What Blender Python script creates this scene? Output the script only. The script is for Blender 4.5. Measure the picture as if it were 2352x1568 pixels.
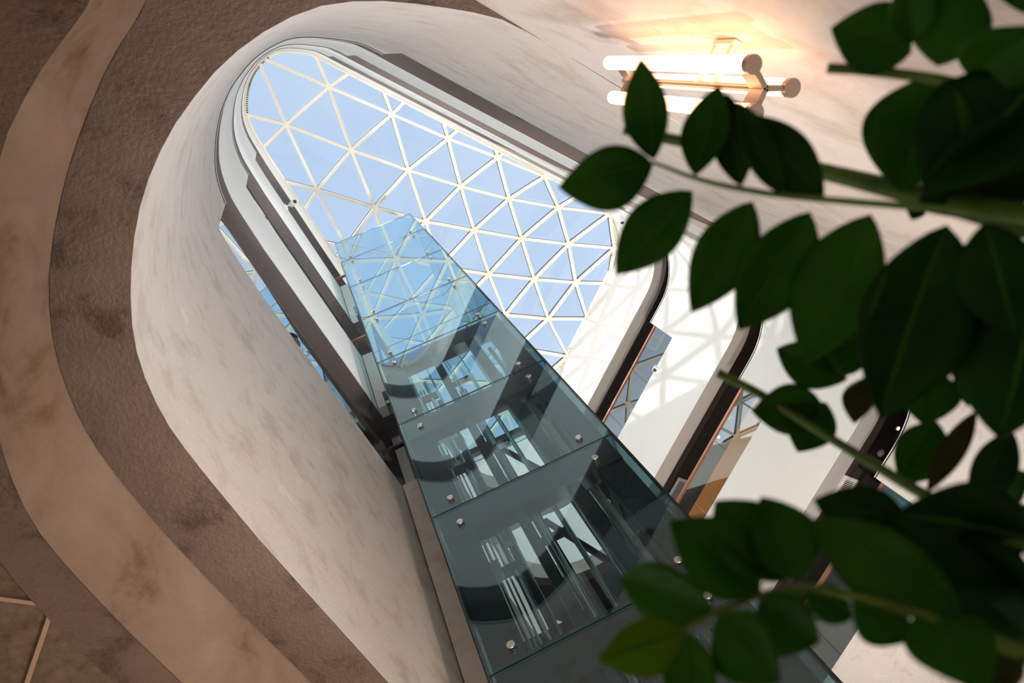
import bpy, math, random
from mathutils import Vector, Matrix
random.seed(7)
for o in list(bpy.data.objects): bpy.data.objects.remove(o)
scn = bpy.context.scene
COL = scn.collection

# ------------------------------------------------------------------ camera
EYE = 1.0                       # eye height above the floor
CXP, CYP, FPX = 1176.0, 784.0, 1686.0
w_ = Vector((618-CXP, -(136-CYP), -FPX)).normalized()
u_ = (Vector((1, 0, 0)) - w_*w_.x).normalized()
v_ = w_.cross(u_)
cam_d = bpy.data.cameras.new('camera')
cam = bpy.data.objects.new('camera', cam_d); COL.objects.link(cam)
cam_d.sensor_fit = 'HORIZONTAL'; cam_d.sensor_width = 36.0
cam_d.lens = 36.0*FPX/2352.0
cam_d.clip_start = 0.02; cam_d.clip_end = 300
R3 = Matrix((u_, v_, w_))
cam.matrix_world = Matrix.Translation((0, 0, EYE)) @ R3.to_4x4()
cam_d.dof.use_dof = True; cam_d.dof.focus_distance = 9.0; cam_d.dof.aperture_fstop = 6.3
scn.camera = cam

# ------------------------------------------------------------------ world, sun, exposure
DOWN, GAL1, GAL2 = 120.0, 170.0, 120.0
SKY_ZENITH, SKY_LOW = 0.64, 1.8      # clear zenith, bright hazy sky towards the horizon
world = bpy.data.worlds.new('sky'); scn.world = world; world.use_nodes = True
nt = world.node_tree; nt.nodes.clear()
wo = nt.nodes.new('ShaderNodeOutputWorld'); bg = nt.nodes.new('ShaderNodeBackground')
tc = nt.nodes.new('ShaderNodeTexCoord'); nz = nt.nodes.new('ShaderNodeTexNoise')
nz.inputs['Scale'].default_value = 2.2; nz.inputs['Detail'].default_value = 3
cr = nt.nodes.new('ShaderNodeValToRGB')
cr.color_ramp.elements[0].position = 0.35; cr.color_ramp.elements[0].color = (0.46, 0.60, 0.80, 1)
cr.color_ramp.elements[1].position = 0.75; cr.color_ramp.elements[1].color = (0.62, 0.73, 0.87, 1)
nt.links.new(tc.outputs['Generated'], nz.inputs['Vector'])
nt.links.new(nz.outputs['Fac'], cr.inputs['Fac']); 
sx = nt.nodes.new('ShaderNodeSeparateXYZ'); mr = nt.nodes.new('ShaderNodeMapRange'); mr.clamp = True; mr.interpolation_type = 'SMOOTHSTEP'
mr.inputs['From Min'].default_value = 0.885; mr.inputs['From Max'].default_value = 0.62
mr.inputs['To Min'].default_value = SKY_ZENITH; mr.inputs['To Max'].default_value = SKY_LOW
mc = nt.nodes.new('ShaderNodeMapRange'); mc.clamp = True
mc.inputs['From Min'].default_value = 0.885; mc.inputs['From Max'].default_value = 0.66
mix = nt.nodes.new('ShaderNodeMixRGB'); mix.inputs['Color2'].default_value = (0.95, 0.93, 0.90, 1)
nt.links.new(tc.outputs['Generated'], sx.inputs[0]); nt.links.new(sx.outputs['Z'], mr.inputs['Value']); nt.links.new(sx.outputs['Z'], mc.inputs['Value'])
nt.links.new(mr.outputs['Result'], bg.inputs['Strength']); nt.links.new(mc.outputs['Result'], mix.inputs['Fac'])
nt.links.new(cr.outputs['Color'], mix.inputs['Color1']); nt.links.new(mix.outputs['Color'], bg.inputs['Color'])
nt.links.new(bg.outputs['Background'], wo.inputs['Surface'])
def AR(a, r):                   # plan frame of the hall: a = along, r = across
    c, s = math.cos(math.radians(27.3)), math.sin(math.radians(27.3))
    return Vector((a*c - r*s, a*s + r*c))
sd = AR(0.86, -0.50); SUN_EL = math.radians(42)
sun_d = bpy.data.lights.new('sun', 'SUN'); sun_d.energy = 1.1; sun_d.angle = math.radians(0.9)
sun_d.color = (1.0, 0.93, 0.83)
sun = bpy.data.objects.new('sun', sun_d); COL.objects.link(sun)
dv = Vector((sd.x*math.cos(SUN_EL), sd.y*math.cos(SUN_EL), -math.sin(SUN_EL)))
sun.rotation_euler = dv.to_track_quat('-Z', 'Y').to_euler(); sun.location = (-6, -8, 30)
vs = scn.view_settings
vs.view_transform = 'Standard'; vs.look = 'None'; vs.gamma = 1.0; vs.use_curve_mapping = False
vs.exposure = 0.8
scn.cycles.max_bounces = 12; scn.cycles.transparent_max_bounces = 24
scn.cycles.sample_clamp_indirect = 6.0

# ------------------------------------------------------------------ helpers
def ray(px, py):
    c = Vector((px-CXP, -(py-CYP), -FPX))
    return Vector((u_.dot(c), v_.dot(c), w_.dot(c)))
def ray_w(px, py): return ray(px, py)
def at_z(px, py, z):
    d = ray(px, py); return d*(z/d.z)
def at_d(px, py, dist):
    return ray(px, py).normalized()*dist

class MB:
    def __init__(s): s.v = []; s.f = []; s.m = []; s.sm = []
    def add(s, vs, fs, mi=0, smooth=False):
        b = len(s.v); s.v += [Vector(p) for p in vs]
        for f in fs: s.f.append([b+i for i in f]); s.m.append(mi); s.sm.append(smooth)
    def box(s, c, ax, ay, az, mi=0):         # centre + three half-axes
        c = Vector(c); ax, ay, az = Vector(ax), Vector(ay), Vector(az)
        vs = [c+ax*i+ay*j+az*k for k in (-1, 1) for j in (-1, 1) for i in (-1, 1)]
        s.add(vs, [(0,2,3,1),(4,5,7,6),(0,1,5,4),(2,6,7,3),(0,4,6,2),(1,3,7,5)], mi)
    def tube(s, pts, rad, n=10, caps=True, mi=0, smooth=True):
        pts = [Vector(p) for p in pts]; rs = rad if isinstance(rad, (list, tuple)) else [rad]*len(pts)
        rings = []; up = None
        for i, p in enumerate(pts):
            d = (pts[min(i+1, len(pts)-1)]-pts[max(i-1, 0)]).normalized()
            if up is None:
                up = Vector((0, 0, 1)) if abs(d.z) < 0.9 else Vector((1, 0, 0))
            a = (up - d*up.dot(d)).normalized(); up = a; b = d.cross(a)
            rings.append([p+(a*math.cos(2*math.pi*k/n)+b*math.sin(2*math.pi*k/n))*rs[i] for k in range(n)])
        vs = [q for r in rings for q in r]; fs = []
        for i in range(len(pts)-1):
            for k in range(n):
                fs.append((i*n+k, i*n+(k+1) % n, (i+1)*n+(k+1) % n, (i+1)*n+k))
        s.add(vs, fs, mi, smooth)
        if caps:
            s.add(rings[0], [tuple(range(n))[::-1]], mi); s.add(rings[-1], [tuple(range(n))], mi)
    def ring(s, pts, nrm, z0, z1, t0, t1, closed=False, mi=0, smooth=False):
        """solid strip following a plan path between offsets t0..t1 and heights z0..z1"""
        n = len(pts); vs = []
        fz0 = z0 if callable(z0) else (lambda i: z0); fz1 = z1 if callable(z1) else (lambda i: z1)
        for i, (p, q) in enumerate(zip(pts, nrm)):
            a = p+q*t0; b = p+q*t1
            vs += [(a.x, a.y, fz0(i)), (a.x, a.y, fz1(i)), (b.x, b.y, fz1(i)), (b.x, b.y, fz0(i))]
        fs = []
        for i in range(n if closed else n-1):
            j = (i+1) % n
            for k in range(4):
                l = (k+1) % 4
                fs.append((i*4+k, i*4+l, j*4+l, j*4+k))
        if not closed:
            fs.append((0, 3, 2, 1)); fs.append(((n-1)*4, (n-1)*4+1, (n-1)*4+2, (n-1)*4+3))
        s.add(vs, fs, mi, smooth)
    def build(s, name, mats, parent=None, loc=None, bevel=0.0):
        mats = mats if isinstance(mats, (list, tuple)) else [mats]
        o0 = Vector(parent['_l']) if parent is not None else Vector(loc or (0, 0, 0))
        me = bpy.data.meshes.new(name)
        me.from_pydata([tuple(p+Vector((0, 0, EYE))-o0) for p in s.v], [], s.f)
        for m in mats: me.materials.append(m)
        for p, mi, sm in zip(me.polygons, s.m, s.sm): p.material_index = mi; p.use_smooth = sm
        me.update()
        import bmesh
        bm = bmesh.new(); bm.from_mesh(me); bmesh.ops.recalc_face_normals(bm, faces=bm.faces); bm.to_mesh(me); bm.free()
        ob = bpy.data.objects.new(name, me); COL.objects.link(ob)
        if parent is not None: 
            ob.parent = parent
            if o0 != Vector(parent['_e']): ob.location = o0-Vector(parent['_e'])
        else: ob.location = o0
        ob['_l'] = tuple(o0); ob['_e'] = tuple(o0)
        if bevel:
            b = ob.modifiers.new('bevel', 'BEVEL'); b.width = bevel; b.segments = 2; b.limit_method = 'ANGLE'
        return ob
def empty(name, loc, label, cat, group=None):
    o = bpy.data.objects.new(name, None); COL.objects.link(o)
    L = Vector(loc)+Vector((0, 0, EYE)); o.location = L; o['_l'] = tuple(L); o['_e'] = tuple(L)
    o.empty_display_size = 0.1
    tag(o, label, cat, group); return o
def tag(o, label=None, cat=None, group=None, kind=None):
    if label: o['label'] = label
    if cat: o['category'] = cat
    if group: o['group'] = group
    if kind: o['kind'] = kind
    return o
def struct(o): o['kind'] = 'structure'; return o

# ------------------------------------------------------------------ materials
def mat(name, col, rough=0.5, metal=0.0, spec=0.5, emit=None, es=0.0):
    m = bpy.data.materials.new(name); m.use_nodes = True
    b = m.node_tree.nodes['Principled BSDF']
    b.inputs['Base Color'].default_value = (*col, 1); b.inputs['Roughness'].default_value = rough
    b.inputs['Metallic'].default_value = metal; b.inputs['Specular IOR Level'].default_value = spec
    if emit: b.inputs['Emission Color'].default_value = (*emit, 1); b.inputs['Emission Strength'].default_value = es
    return m
def noise_mat(name, stops, scale=3.0, detail=6.0, rough=0.5, bump=0.0, bscale=None, stretch=(1, 1, 1), spec=0.4, dist=0.0, rr=0.6):
    m = mat(name, stops[0][1], rough, spec=spec); t = m.node_tree; b = t.nodes['Principled BSDF']
    tc = t.nodes.new('ShaderNodeTexCoord'); mp = t.nodes.new('ShaderNodeMapping')
    mp.inputs['Scale'].default_value = stretch
    n = t.nodes.new('ShaderNodeTexNoise'); n.inputs['Scale'].default_value = scale
    n.inputs['Detail'].default_value = detail; n.inputs['Distortion'].default_value = dist; n.inputs['Roughness'].default_value = rr
    r = t.nodes.new('ShaderNodeValToRGB'); e = r.color_ramp.elements
    e[0].position = stops[0][0]; e[0].color = (*stops[0][1], 1)
    e[1].position = stops[-1][0]; e[1].color = (*stops[-1][1], 1)
    for p, c in stops[1:-1]:
        q = e.new(p); q.color = (*c, 1)
    t.links.new(tc.outputs['Object'], mp.inputs['Vector']); t.links.new(mp.outputs['Vector'], n.inputs['Vector'])
    t.links.new(n.outputs['Fac'], r.inputs['Fac']); t.links.new(r.outputs['Color'], b.inputs['Base Color'])
    if bump:
        n2 = t.nodes.new('ShaderNodeTexNoise'); n2.inputs['Scale'].default_value = bscale or scale*6; n2.inputs['Detail'].default_value = 4
        bp = t.nodes.new('ShaderNodeBump'); bp.inputs['Strength'].default_value = bump; bp.inputs['Distance'].default_value = 0.02
        t.links.new(mp.outputs['Vector'], n2.inputs['Vector']); t.links.new(n2.outputs['Fac'], bp.inputs['Height'])
        t.links.new(bp.outputs['Normal'], b.inputs['Normal'])
    return m
def glass_mat(name, tint, refl=1.0, bump=0.0, bscale=1.0, f0=0.05, ex=5.0, rc=(0.97, 1.0, 1.0)):
    """thin architectural pane: tinted see-through with Schlick reflection"""
    m = bpy.data.materials.new(name); m.use_nodes = True; t = m.node_tree; t.nodes.clear()
    out = t.nodes.new('ShaderNodeOutputMaterial'); mx = t.nodes.new('ShaderNodeMixShader')
    tr = t.nodes.new('ShaderNodeBsdfTransparent'); tr.inputs['Color'].default_value = (*tint, 1)
    gl = t.nodes.new('ShaderNodeBsdfGlossy'); gl.inputs['Roughness'].default_value = 0.0
    gl.inputs['Color'].default_value = (*rc, 1)
    ge = t.nodes.new('ShaderNodeNewGeometry'); dt = t.nodes.new('ShaderNodeVectorMath'); dt.operation = 'DOT_PRODUCT'
    t.links.new(ge.outputs['Incoming'], dt.inputs[0]); t.links.new(ge.outputs['Normal'], dt.inputs[1])
    def M(op, a, b=None):
        n = t.nodes.new('ShaderNodeMath'); n.operation = op; n.use_clamp = (op != 'ABSOLUTE')
        for i, x in enumerate((a, b)):
            if x is None: continue
            if isinstance(x, (int, float)): n.inputs[i].default_value = x
            else: t.links.new(x, n.inputs[i])
        return n.outputs[0]
    c = M('ABSOLUTE', dt.outputs['Value']); c1 = M('SUBTRACT', 1.0, c); p = M('POWER', c1, ex)
    k = M('MULTIPLY', p, 1-f0); k = M('ADD', k, f0); k = M('MULTIPLY', k, refl)
    t.links.new(k, mx.inputs['Fac']); t.links.new(tr.outputs[0], mx.inputs[1]); t.links.new(gl.outputs[0], mx.inputs[2])
    if bump:
        tc = t.nodes.new('ShaderNodeTexCoord'); n = t.nodes.new('ShaderNodeTexNoise'); n.inputs['Scale'].default_value = bscale
        n.inputs['Detail'].default_value = 0.5
        bp = t.nodes.new('ShaderNodeBump'); bp.inputs['Strength'].default_value = bump; bp.inputs['Distance'].default_value = 0.02
        t.links.new(tc.outputs['Object'], n.inputs['Vector']); t.links.new(n.outputs['Fac'], bp.inputs['Height'])
        t.links.new(bp.outputs['Normal'], gl.inputs['Normal'])
    t.links.new(mx.outputs[0], out.inputs['Surface'])
    return m

M = {}
def plaster_mat(name, base, dark, light, lo=0.34, hi=0.80, rough=0.42, spec=0.4):
    m = noise_mat(name, [(lo, dark), (lo+0.16, base), (0.62, base), (hi, light)], scale=3.4, detail=10, rough=rough, bump=0.12, bscale=26, spec=spec, dist=0.3, rr=0.68)
    return m
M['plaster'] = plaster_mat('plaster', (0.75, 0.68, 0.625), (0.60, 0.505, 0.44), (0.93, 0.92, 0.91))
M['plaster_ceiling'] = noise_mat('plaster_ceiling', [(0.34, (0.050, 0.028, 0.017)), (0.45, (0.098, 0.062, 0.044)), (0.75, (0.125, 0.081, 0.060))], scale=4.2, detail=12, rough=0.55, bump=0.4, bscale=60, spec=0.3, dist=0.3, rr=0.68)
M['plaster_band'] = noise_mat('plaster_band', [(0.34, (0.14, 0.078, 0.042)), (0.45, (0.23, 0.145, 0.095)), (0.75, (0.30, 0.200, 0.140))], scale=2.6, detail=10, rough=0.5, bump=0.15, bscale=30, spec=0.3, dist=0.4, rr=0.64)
M['cream'] = noise_mat('cream_paint', [(0.3, (0.80, 0.78, 0.74)), (0.7, (0.84, 0.82, 0.78))], scale=0.8, detail=3, rough=0.55, bump=0.04, bscale=60)
M['strip'] = mat('pale_grey_paint', (0.33, 0.30, 0.275), 0.5)
M['soffit'] = noise_mat('brown_soffit', [(0.3, (0.115, 0.092, 0.087)), (0.7, (0.135, 0.108, 0.102))], scale=2, detail=4, rough=0.35, spec=0.5)
M['darkbrown'] = mat('dark_brown_panel', (0.034, 0.024, 0.021), 0.45)
M['corridor'] = mat('corridor_wall', (0.74, 0.70, 0.65), 0.6)
M['floor'] = noise_mat('stone_floor', [(0.3, (0.50, 0.40, 0.31)), (0.7, (0.62, 0.51, 0.41))], scale=1.5, detail=6, rough=0.25)
M['tile'] = noise_mat('ceiling_tile', [(0.3, (0.07, 0.045, 0.026)), (0.7, (0.15, 0.10, 0.065))], scale=22, detail=8, rough=0.8, bump=0.3, bscale=60)
M['tilebar'] = mat('tile_bar', (0.30, 0.20, 0.14), 0.5)
M['bar'] = mat('cream_metal', (0.94, 0.88, 0.76), 0.4)
M['gasket'] = mat('dark_gasket', (0.03, 0.035, 0.04), 0.5)
M['pane'] = glass_mat('skylight_glass', (0.93, 0.96, 1.0), 0.6)
M['shaftglass'] = glass_mat('shaft_glass', (0.77, 0.89, 0.91), 1.0, bump=0.07, bscale=0.7, f0=0.06, ex=3.1, rc=(0.80, 0.93, 1.0))
M['rearglass'] = glass_mat('rear_shaft_glass', (0.80, 0.91, 0.95), 0.3)
M['edge'] = mat('glass_edge', (0.02, 0.10, 0.09), 0.15, spec=0.8)
M['railglass'] = glass_mat('railing_glass', (0.86, 0.92, 0.92), 1.5, bump=0.10, bscale=0.5, f0=0.10)
M['steel'] = mat('charcoal_steel', (0.016, 0.021, 0.022), 0.4, 0.0)
M['railsteel'] = mat('brushed_steel', (0.62, 0.63, 0.60), 0.22, 1.0)
M['chrome'] = mat('polished_steel', (0.80, 0.76, 0.74), 0.18, 1.0)
M['copper'] = mat('copper_rail', (0.55, 0.26, 0.17), 0.28, 0.8)
M['white'] = mat('white_plastic', (0.80, 0.80, 0.78), 0.4)
M['greyplastic'] = mat('vent_grey', (0.58, 0.54, 0.50), 0.5)
M['ventdark'] = mat('vent_dark', (0.02, 0.02, 0.02), 0.6)
M['bulb'] = mat('lit_spot', (1, 1, 1), 0.3, emit=(1.0, 0.75, 0.45), es=8)
M['tube'] = mat('lit_tube', (1, 0.9, 0.8), 0.3, emit=(1.0, 0.52, 0.27), es=2.7)
M['brass'] = mat('warm_metal', (0.42, 0.32, 0.26), 0.35, 0.7)
M['orange'] = mat('orange_wall', (0.95, 0.30, 0.02), 0.5)
M['pot'] = mat('planter_ceramic', (0.20, 0.19, 0.18), 0.5)
M['soil'] = noise_mat('soil', [(0.3, (0.03, 0.02, 0.012)), (0.7, (0.08, 0.05, 0.03))], scale=40, rough=0.9, bump=0.5)
def leaf_mat(name, c1, c2, trans=0.35):
    m = noise_mat(name, [(0.35, c1), (0.7, c2)], scale=14, detail=3, rough=0.5, spec=0.10)
    t = m.node_tree; b = t.nodes['Principled BSDF']; out = t.nodes['Material Output']
    tl = t.nodes.new('ShaderNodeBsdfTranslucent'); mx = t.nodes.new('ShaderNodeMixShader'); mx.inputs['Fac'].default_value = trans
    tl.inputs['Color'].default_value = (c2[0]*3.0, c2[1]*3.0, c2[2]*1.2, 1)
    t.links.new(b.outputs[0], mx.inputs[1]); t.links.new(tl.outputs[0], mx.inputs[2]); t.links.new(mx.outputs[0], out.inputs['Surface'])
    return m
M['leaf'] = leaf_mat('leaf_green', (0.008, 0.052, 0.003), (0.034, 0.135, 0.008), 0.25)
M['leaf_dark'] = leaf_mat('leaf_dark_green', (0.003, 0.024, 0.003), (0.009, 0.055, 0.004), 0.14)
M['leaf_light'] = leaf_mat('leaf_light_green', (0.045, 0.12, 0.003), (0.09, 0.17, 0.005), 0.35)
M['leaf_olive'] = leaf_mat('leaf_olive', (0.02, 0.035, 0.008), (0.06, 0.05, 0.015), 0.2)
M['stem'] = noise_mat('stem_green', [(0.35, (0.035, 0.10, 0.008)), (0.7, (0.10, 0.19, 0.015))], scale=30, rough=0.5)
M['rib'] = mat('leaf_rib', (0.022, 0.085, 0.008), 0.6, spec=0.1)

# ------------------------------------------------------------------ plan of the atrium
R_OFF, L_OFF, FAR = -0.57, 1.24, 10.8
near_px = [(1180,52),(1100,30),(1000,14),(900,2),(800,2),(714,17),(629,58),(561,102),(493,163),(442,228),(391,299),(357,371),(330,439),(316,500),(303,580),(299,680),(305,770),(325,850),(360,930),(410,1015)]
near = []
for p in near_px:
    q = at_z(p[0], p[1], 3.15); near.append(Vector((q.x, q.y)))
def chaikin(P, k=2):
    for _ in range(k):
        Q = [P[0]]
        for a, b in zip(P[:-1], P[1:]): Q += [a*0.75+b*0.25, a*0.25+b*0.75]
        Q.append(P[-1]); P = Q
    return P
cl_, sl_ = math.cos(math.radians(62.5)), math.sin(math.radians(62.5))
def LL(l, off=L_OFF):           # point on the left wall line, l metres along it
    return Vector((cl_*l - sl_*off, sl_*l + cl_*off))
def arot(v, a): return Vector((v.x*math.cos(a)-v.y*math.sin(a), v.x*math.sin(a)+v.y*math.cos(a)))
def fillet(A, B, C, r, n=14):
    """points of an arc of radius r rounding corner B between A and C"""
    d1 = (A-B).normalized(); d2 = (C-B).normalized(); ang = math.acos(max(-1, min(1, d1.dot(d2))))
    t = r/math.tan(ang/2); P = B+d1*t; Q = B+d2*t; bis = (d1+d2).normalized(); O = B+bis*(r/math.sin(ang/2))
    a0 = math.atan2(*(P-O).yx); a1 = math.atan2(*(Q-O).yx); d = a1-a0
    while d > math.pi: d -= 2*math.pi
    while d < -math.pi: d += 2*math.pi
    return [O+Vector((math.cos(a0+d*i/n), math.sin(a0+d*i/n)))*r for i in range(n+1)]
nearS = [AR(1.9, R_OFF), AR(1.3, R_OFF)] + near + [LL(1.75)]
nearS = chaikin(nearS, 2)
# left wall meets the far wall
def inter_left_far():
    l = 0
    for _ in range(60):
        p = LL(l); a = p.x*math.cos(math.radians(27.3))+p.y*math.sin(math.radians(27.3)); l += (FAR-a)/0.817
    return LL(l)
C1 = inter_left_far(); C2 = AR(FAR, R_OFF)
fl = fillet(LL(1.75), C1, C2, 1.8); fr = fillet(C1, C2, AR(1.9, R_OFF), 1.7)
def seg(A, B, step=0.6):
    n = max(1, int((B-A).length/step)); return [A.lerp(B, i/n) for i in range(n+1)]
loop = list(nearS)
IL0 = len(loop)-1
loop += seg(LL(1.75), fl[0])[1:]; IL1 = len(loop)-1
loop += fl[1:]; IF0 = len(loop)-1
loop += seg(fl[-1], fr[0])[1:]; IF1 = len(loop)-1
loop += fr[1:]; IR0 = len(loop)-1
loop += seg(fr[-1], AR(1.9, R_OFF))[1:-1]
NL = len(loop); CEN = AR(5, 2.5)
def normals(P, closed=True):
    out = []
    for i in range(len(P)):
        a = P[i-1] if (closed or i > 0) else P[i]; b = P[(i+1) % len(P)] if (closed or i < len(P)-1) else P[i]
        d = (b-a).normalized(); n = Vector((d.y, -d.x))
        if n.dot(P[i]-CEN) < 0: n = -n
        out.append(n)
    return out
norm = normals(loop)
def a_of(p): return p.x*math.cos(math.radians(27.3))+p.y*math.sin(math.radians(27.3))
def r_of(p): return -p.x*math.sin(math.radians(27.3))+p.y*math.cos(math.radians(27.3))
def path(P0, P1):
    """sub path of the loop from the point nearest P0 onward to the one nearest P1, with exact ends"""
    def near_i(P): 
        best = None
        for i in range(NL):
            A, B = loop[i], loop[(i+1) % NL]; t = max(0, min(1, (P-A).dot(B-A)/max(1e-9, (B-A).length_squared)))
            Q = A.lerp(B, t); d = (Q-P).length
            if best is None or d < best[0]: best = (d, i, t, Q)
        return best
    _, i0, t0, Q0 = near_i(P0); _, i1, t1, Q1 = near_i(P1)
    pts = [Q0]; nn = [norm[i0].lerp(norm[(i0+1) % NL], t0).normalized()]; i = i0
    while i != i1:
        i = (i+1) % NL; pts.append(loop[i]); nn.append(norm[i])
    pts.append(Q1); nn.append(norm[i1].lerp(norm[(i1+1) % NL], t1).normalized())
    P, N = [pts[0]], [nn[0]]
    for p, n in zip(pts[1:], nn[1:]):
        if (p-P[-1]).length > 1e-4: P.append(p); N.append(n)
    return P, N

# ------------------------------------------------------------------ structure
def resample(P, n):
    L = [0]
    for a, b in zip(P[:-1], P[1:]): L.append(L[-1]+(b-a).length)
    out = []; k = 0
    for i in range(n):
        s = L[-1]*i/(n-1)
        while k < len(L)-2 and L[k+1] < s: k += 1
        t = (s-L[k])/max(1e-9, L[k+1]-L[k]); out.append(P[k].lerp(P[k+1], min(1, t)))
    return out
FLOORZ = -EYE
B = MB(); B.box((*AR(4, 2), FLOORZ-0.1), (14, 0, 0), (0, 14, 0), (0, 0, 0.1)); struct(B.build('floor', M['floor']))
storeys = [(3.15, 7.1, 8.25), (9.1, 11.1, 12.25), (13.1, 15.1, 16.25)]
notchL = [AR(0.13, 1.53), AR(0.33, 1.72), AR(0.42, 1.80)]
farR, farF = AR(8.6, R_OFF), AR(FAR, 1.68)
names = ['wall_plaster', 'wall_gallery', 'wall_upper_gallery']
for k, (z0, z1, z2) in enumerate(storeys):
    B = MB(); m = [M['plaster'], M['gasket'], M['cream']] if k == 0 else [M['cream'], M['gasket'], M['cream']]
    if k == 0: B.ring(loop, norm, z0, z1, 0, 0.16, closed=True)
    else: B.ring(loop, norm, z0, z0+0.36, 0, 0.008, closed=True); B.ring(loop, norm, z0+0.36, z1, 0, 0.16, closed=True)
    P, N = path(AR(1.0, R_OFF), notchL[k]); B.ring(P, N, z1, z2, 0, 0.10); B.ring(P, N, z2, z2+0.02, -0.008, 0.11, mi=1)
    B.ring(P, N, z2+0.02, z2+0.035, -0.012, 0.10, mi=2)
    P, N = path(farF, farR); B.ring(P, N, z1, z2, 0, 0.10); B.ring(P, N, z2, z2+0.02, -0.008, 0.11, mi=1)
    B.ring(P, N, z2+0.02, z2+0.035, -0.012, 0.10, mi=2)
    struct(B.build(names[k], m))
# soffits / floor slabs of the galleries
for k, zb in enumerate((5.3, 9.1, 13.1, 17.1)):
    B = MB(); B.ring(loop, norm, zb, zb+0.35, 0.009 if k else 0.165, 5.0, closed=True)
    struct(B.build('ceiling_gallery', M['soffit'] if k else M['corridor']))
    if k:
        P, N = path(fl[0], AR(4.2, R_OFF)); n = len(P)
        B = MB()
        q = []
        for i, p in enumerate(P):
            d = a_of(p); wdt = 0.35*max(0.0, min(1.0, (d-5.0)/4.5)) + 0.01
            q.append(wdt)
        vs = []; 
        for p, nn, wd in zip(P, N, q):
            a = p+nn*0.002; b = p+nn*(0.002+wd)
            vs += [(a.x, a.y, zb-0.012), (a.x, a.y, zb+0.05), (b.x, b.y, zb+0.05), (b.x, b.y, zb-0.012)]
        fs = []
        for i in range(n-1):
            for kk in range(4): l = (kk+1) % 4; fs.append((i*4+kk, i*4+l, (i+1)*4+l, (i+1)*4+kk))
        fs += [(0, 3, 2, 1), ((n-1)*4, (n-1)*4+1, (n-1)*4+2, (n-1)*4+3)]
        B.add(vs, fs); struct(B.build('trim_%d' % k, M['strip']))
        # dark tiled panels of the far gallery ceiling
        P, N = path(fl[0], AR(7.5, R_OFF))
        B = MB(); B.ring(P, N, zb-0.02, zb-0.002, 0.36, 4.6)
        struct(B.build('ceiling_far_gallery', M['darkbrown']))
# outer walls behind the galleries, with window openings added to bring daylight in
B = MB()
for (za, zb_) in ((3.5, 9.9), (12.5, 13.95), (16.3, 18.4)): B.ring(loop, norm, za, zb_, 5.0, 5.2, closed=True)
Pf, Nf = path(fl[4], fr[-1])
for (za, zb_) in ((9.9, 12.5), (13.95, 16.3)):
    B.ring(Pf, Nf, za, zb_, 5.0, 5.2)
struct(B.build('wall_outer', M['corridor']))
Pw, Nw = path(fr[-1], fl[4]); wn = 2
for (za, zb_) in ((9.9, 12.5), (13.95, 16.3)):
    B = MB(); P5 = [p+q*5.1 for p, q in zip(Pw, Nw)]; Q = resample(P5, 34)
    for a, b in zip(Q[:-1], Q[1:]):
        B.box((a.x, a.y, (za+zb_)/2), (0.04, 0, 0), (0, 0.04, 0), (0, 0, (zb_-za)/2))
    fo = B.build('window_%d' % wn, M['bar']); struct(fo); wn += 1
    B = MB(); B.ring(P5, Nw, za, zb_, -0.005, 0.005); B.build('glass_pane', M['pane'], parent=fo)
P, N = path(AR(FAR, 2.0), AR(FAR-0.5, R_OFF))
# orange painted wall behind the middle far gallery
P, N = path(fl[-1], AR(FAR, -0.2))
B = MB(); B.ring(P, N, 9.45, 12.3, 0.7, 0.8); struct(B.build('wall_orange', M['orange']))

# kerb and skylight
def zrim(p): return 18.2 + 1.2*max(0.0, min(1.0, a_of(p)/10.8))
B = MB(); B.ring(loop, norm, 17.1, 17.46, 0, 0.008, closed=True); B.ring(loop, norm, 17.46, 18.1, 0, 0.16, closed=True)
vs = []
for p, n_ in zip(loop, norm):
    a = p; b = p-n_*0.05; zr = zrim(b)
    vs += [(a.x, a.y, 18.1), (b.x, b.y, zr), (*(p+n_*0.25), zr+0.05), (*(p+n_*0.25), 18.1)]
fs = []
for i in range(NL):
    j = (i+1) % NL
    for k in range(4): l = (k+1) % 4; fs.append((i*4+k, i*4+l, j*4+l, j*4+k))
B.add(vs, fs); struct(B.build('wall_kerb', M['cream']))
B = MB(); B.ring(loop, norm, 18.4, 18.6, 0.2, 5.3, closed=True); struct(B.build('ceiling_roof', M['corridor']))

node_px = {(0,0):(755,200),(1,0):(899,262),(2,0):(1028,318),(3,0):(1142,361),(4,0):(1249,405),
(-1,1):(657,286),(0,1):(806,344),(1,1):(937,390),(2,1):(1057,427),(3,1):(1168,456),(4,1):(1281,476),(5,1):(1399,490),
(-1,2):(728,435),(0,2):(860,476),(1,2):(977,508),(2,2):(1088,528),(3,2):(1197,547),(4,2):(1305,560),(5,2):(1410,569),
(2,3):(1122,629),(3,3):(1226,640),(4,3):(1321,648),(5,3):(1396,650),
(2,4):(1160,722),(3,4):(1258,731),(4,4):(1348,731),(3,5):(1303,817),(0,3):(896,586),(1,3):(1010,612),(-1,3):(795,565),(-1,0):(590,128),(-2,2):(552,390)}
rim = [p-n_*0.05 for p, n_ in zip(loop, norm)]
def inside(p):
    c = False; n = len(rim)
    for i in range(n):
        a, b = rim[i], rim[i-1]
        if (a.y > p.y) != (b.y > p.y) and p.x < (b.x-a.x)*(p.y-a.y)/(b.y-a.y)+a.x: c = not c
    return c
def dist_rim(p):
    best = 1e9
    for i in range(len(rim)):
        A, Bq = rim[i-1], rim[i]; t = max(0, min(1, (p-A).dot(Bq-A)/max(1e-9, (Bq-A).length_squared)))
        best = min(best, (A.lerp(Bq, t)-p).length)
    return best
def dome(p):
    d = dist_rim(p) if inside(p) else 0.0
    return zrim(p)+0.9*(1-math.exp(-d/1.8))
nodes = {}
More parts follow.
